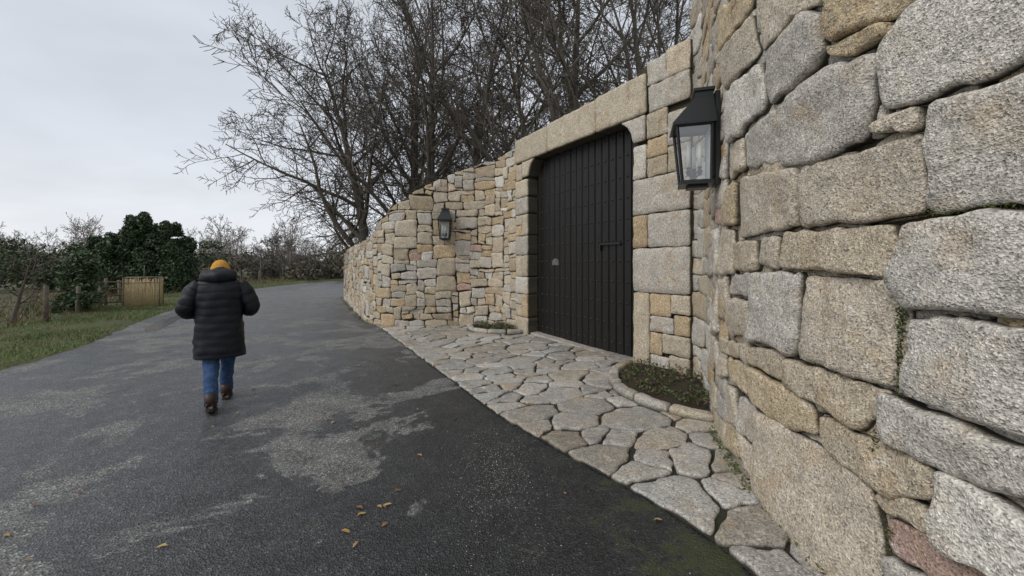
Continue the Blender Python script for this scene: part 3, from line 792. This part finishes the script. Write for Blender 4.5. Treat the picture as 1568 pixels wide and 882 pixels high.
def limb(b,pts,rad,puff=0,n=18,steps=40,nz_=0):
    I=smoothpts([(*p,r) for p,r in zip(pts,rad)],10); k=np.linspace(0,len(I)-1,steps)
    J=np.stack([np.interp(k,range(len(I)),I[:,c]) for c in range(4)],1)
    d=np.concatenate([[0],np.cumsum(np.linalg.norm(J[1:,:3]-J[:-1,:3],axis=1))])
    rr=[r*(1+puff*(abs(math.sin(math.pi*q/.085))**.55-.5)) for q,r in zip(d,J[:,3])]
    t=Buf(); tube(t,[tuple(x) for x in J[:,:3]],rr,n)
    V=t.v[0]
    if nz_:
        C=np.concatenate([np.repeat(J[:,:3],n,0)]); dv=V-C; V=C+dv*(1+nz_*fbm(V[:,0]*13,V[:,1]*13,V[:,2]*13,3))[:,None]
    b.add(V,t.f)
b=Buf()
loft(b,[(.57,0,0,.235,.175),(.66,0,0,.24,.18),(.85,0,0,.232,.175),(1.0,0,0,.225,.17),(1.12,0,.0,.225,.168),(1.24,0,.0,.235,.168),(1.34,0,0,.24,.16),(1.42,0,.0,.215,.14),(1.475,0,.01,.155,.115),(1.52,0,.02,.1,.1)],puff=.035,nz_=.06)
for sx in(-1,1):
    limb(b,[(sx*.18,0,1.40),(sx*.25,-.01,1.32),(sx*.30,-.03,1.2),(sx*.315,-.01,1.12),(sx*.27,.12,1.09),(sx*.2,.24,1.12),(sx*.14,.3,1.15)],[.078,.09,.085,.08,.075,.066,.055],puff=.06,nz_=.13,n=22,steps=70)
mk('puffer_coat',b,MCoat,man)
b=Buf()
n=28;V=[];m=18
for i in range(m+1):
    ph=math.pi*i/m
    for k in range(n):
        t=2*math.pi*k/n
        x=.18*math.sin(ph)*math.cos(t);y=.145*math.sin(ph)*math.sin(t);z=.105*math.cos(ph)
        if y>0: y*=.75
        w=1+.16*float(fbm(x*13+3,y*13,z*16,2))
        V.append((x*w,-.03+y*w,1.5+z*w-.25*max(0,y)))
F=[(i*n+k,i*n+(k+1)%n,(i+1)*n+(k+1)%n,(i+1)*n+k) for i in range(m) for k in range(n)]
b.add(V,F);mk('hood',b,MCoat,man)
def sphere(b,c,r,n=24,m=18,fn=None,th0=0,th1=math.pi):
    V=[]
    for i in range(m+1):
        ph=th0+(th1-th0)*i/m
        for k in range(n):
            t=2*math.pi*k/n; d=Vector((math.sin(ph)*math.cos(t),math.sin(ph)*math.sin(t),math.cos(ph)))
            w=fn(d,t,ph) if fn else 1
            V.append((c[0]+r[0]*d.x*w,c[1]+r[1]*d.y*w,c[2]+r[2]*d.z*w))
    b.add(V,[(i*n+k,i*n+(k+1)%n,(i+1)*n+(k+1)%n,(i+1)*n+k) for i in range(m) for k in range(n)])
hc=(0,.07,1.555)
b=Buf()
def hf(d,t,ph):
    w=1.
    if d.y>0 and d.z<0: w-=.10*abs(d.x)*(-d.z)*2
    if d.y>.3: w-=.03*math.exp(-((d.z-.05)/.12)**2)
    return w
sphere(b,hc,(.076,.098,.118),fn=hf)
tube(b,[(0,.02,1.38),(0,.05,1.48)],[.062,.055],14)
limb(b,[(0,.162,1.575),(0,.172,1.55),(0,.187,1.53),(0,.165,1.522)],[.008,.012,.016,.008],n=10,steps=10)
for sx in(-1,1): sphere(b,(sx*.078,.065,1.545),(.01,.02,.03),10,8)
limb(b,[(-.025,.158,1.497),(0,.166,1.499),(.025,.158,1.497)],[.004,.007,.004],n=8,steps=8)
mk('head',b,MSkin,man)
b=Buf()
for sx in(-1,1): sphere(b,(sx*.03,.155,1.562),(.012,.008,.008),10,8)
mk('eyes',b,simple('eye',(.5,.5,.5),.2,.1,10,0),man)
b=Buf(); sphere(b,(0,.055,1.54),(.08,.092,.09),th0=.9,th1=2.4); mk('hair',b,MHair,man)
b=Buf(); sphere(b,(0,.062,1.585),(.09,.11,.112),n=72,m=20,fn=lambda d,t,ph:1+.02*math.sin(t*24)+(.06 if ph>1.35 else 0),th0=0,th1=1.75)
mk('beanie',b,MBean,man)
b=Buf()
limb(b,[(-.08,-.0,.80),(-.08,-.03,.60),(-.07,-.1,.45),(-.06,-.2,.27),(-.05,-.27,.1)],[.105,.092,.076,.066,.066],nz_=.16,steps=60,n=22)
limb(b,[(.08,0,.80),(.075,.08,.62),(.06,.15,.47),(.045,.2,.28),(.04,.25,.1)],[.105,.092,.076,.066,.068],nz_=.16,steps=60,n=22)
mk('jeans',b,MJean,man)
def boot(bu,bs,px_,py_,pitch):
    V=[];n=18;secs=[(-.085,.032,.05),(-.07,.040,.085),(-.03,.042,.10),(.02,.042,.085),(.07,.046,.065),(.12,.050,.055),(.16,.046,.045),(.19,.032,.032),(.2,.012,.02)]
    cp,sp_=math.cos(pitch),math.sin(pitch)
    def T(x,y,z):
        y-=.12; yy=y*cp+z*sp_; zz=-y*sp_+z*cp
        return (px_+x,py_+yy+.12,zz)
    for y,w,h in secs:
        for k in range(n):
            t=2*math.pi*k/n; z=math.sin(t); V.append(T(w*math.cos(t),y,.025+(h*(z+1)*.55 if z>-.3 else h*.7*.55*(z+1))))
    F=[(i*n+k,i*n+(k+1)%n,(i+1)*n+(k+1)%n,(i+1)*n+k) for i in range(len(secs)-1) for k in range(n)]+[tuple(range(n)),tuple(range((len(secs)-1)*n,len(secs)*n))[::-1]]
    bu.add(V,F)
    tube(bu,[T(0,-.035,.06),T(0,-.04,.12),T(0,-.045,.19)],[.05,.052,.056],14)
    out=[(-.095,.0),(-.088,.03),(-.06,.043),(.0,.04),(.06,.045),(.12,.053),(.17,.047),(.2,.03),(.212,.0)]
    ring=[(x,y) for y,x in out]+[(-x,y) for y,x in out[-2:0:-1]]
    V=[T(x,y,0) for x,y in ring]+[T(x,y,.03) for x,y in ring];n=len(ring)
    bs.add(V,[(k,(k+1)%n,n+(k+1)%n,n+k) for k in range(n)]+[tuple(range(n))[::-1],tuple(range(n,2*n))])
bu=Buf();bs=Buf()
boot(bu,bs,-.05,-.31,.25);boot(bu,bs,.04,.25,0)
mk('boots',bu,MBoot,man);mk('boot_soles',bs,MSole,man,smooth=False)
b=Buf()
for sx in(-1,1):
    limb(b,[(sx*.14,.29,1.15),(sx*.115,.33,1.165),(sx*.085,.37,1.18)],[.026,.036,.034],n=12,steps=12)
    for i in range(4):
        o=.018*(i-1.5); ln=[.8,1,.95,.75][i]
        limb(b,[(sx*.085,.375,1.18+o),(sx*.055,.37+.03*ln,1.185+o),(sx*.025,.37+.02*ln,1.19+o),(sx*.01,.37,1.19+o)],[.0095,.009,.0085,.007],n=8,steps=9)
    limb(b,[(sx*.11,.335,1.185),(sx*.085,.325,1.215),(sx*.055,.335,1.23)],[.012,.011,.008],n=8,steps=8)
mk('hands',b,MSkin,man)
b=Buf(); boxpts(b,lambda x,y,z:(x,y,z),(-.04,.345,1.14),(.04,.355,1.29)); mk('phone',b,MMetal,man,smooth=False)
# ---------------------------------------------------------------- world, sun, camera
w=bpy.data.worlds.new("World"); scene.world=w; w.use_nodes=True; nt=w.node_tree
bg=nt.nodes['Background']; sk=nt.nodes.new('ShaderNodeTexSky'); sk.sky_type='NISHITA'; sk.sun_disc=False
tc=nt.nodes.new('ShaderNodeTexCoord'); mp=nt.nodes.new('ShaderNodeMapping'); mp.inputs['Scale'].default_value=(1,1,3); nt.links.new(tc.outputs['Generated'],mp.inputs[0])
cl=noise(nt,mp.outputs[0],1.6,4,.55,.3)
sx=nt.nodes.new('ShaderNodeSeparateXYZ'); nt.links.new(tc.outputs['Generated'],sx.inputs[0])
gr=ramp(nt,sx.outputs[2],[(0,(.82,.84,.88)),(.25,(.64,.675,.735)),(.6,(.60,.635,.69))])
cc=mix(nt,gr,ramp(nt,cl,[(.3,g(.87)),(.7,g(1.13))]),1.,'MULTIPLY')
sc=mix(nt,cc,g(11.),1.,'MULTIPLY')
for n_ in nt.nodes:
    if n_.type=='MIX': n_.clamp_result=False
cm=mix(nt,sk.outputs[0],sc,.93)
nt.links.new(cm,bg.inputs[0]); bg.inputs[1].default_value=.1
sd=bpy.data.lights.new('sun','SUN'); sd.energy=1.5; sd.angle=math.radians(25); sd.color=(1,.96,.9)
so=bpy.data.objects.new('sun',sd); scene.collection.objects.link(so)
el=math.radians(40); hd=Vector((-.8,-.55,0)).normalized()
dirv=Vector((hd.x*math.cos(el),hd.y*math.cos(el),math.sin(el)))
so.rotation_euler=dirv.to_track_quat('Z','Y').to_euler()
sk.sun_elevation=el; sk.sun_rotation=math.atan2(dirv.x,dirv.y)
cd=bpy.data.cameras.new('camera'); cd.lens=14; cd.sensor_width=36; cd.shift_y=-37/1568; cd.clip_end=2000; cd.clip_start=.05
co=bpy.data.objects.new('camera',cd); scene.collection.objects.link(co); co.location=(0,0,CAMH); co.rotation_euler=(math.pi/2,0,0); scene.camera=co
scene.view_settings.view_transform='Standard'; scene.view_settings.look='None'; scene.view_settings.exposure=0
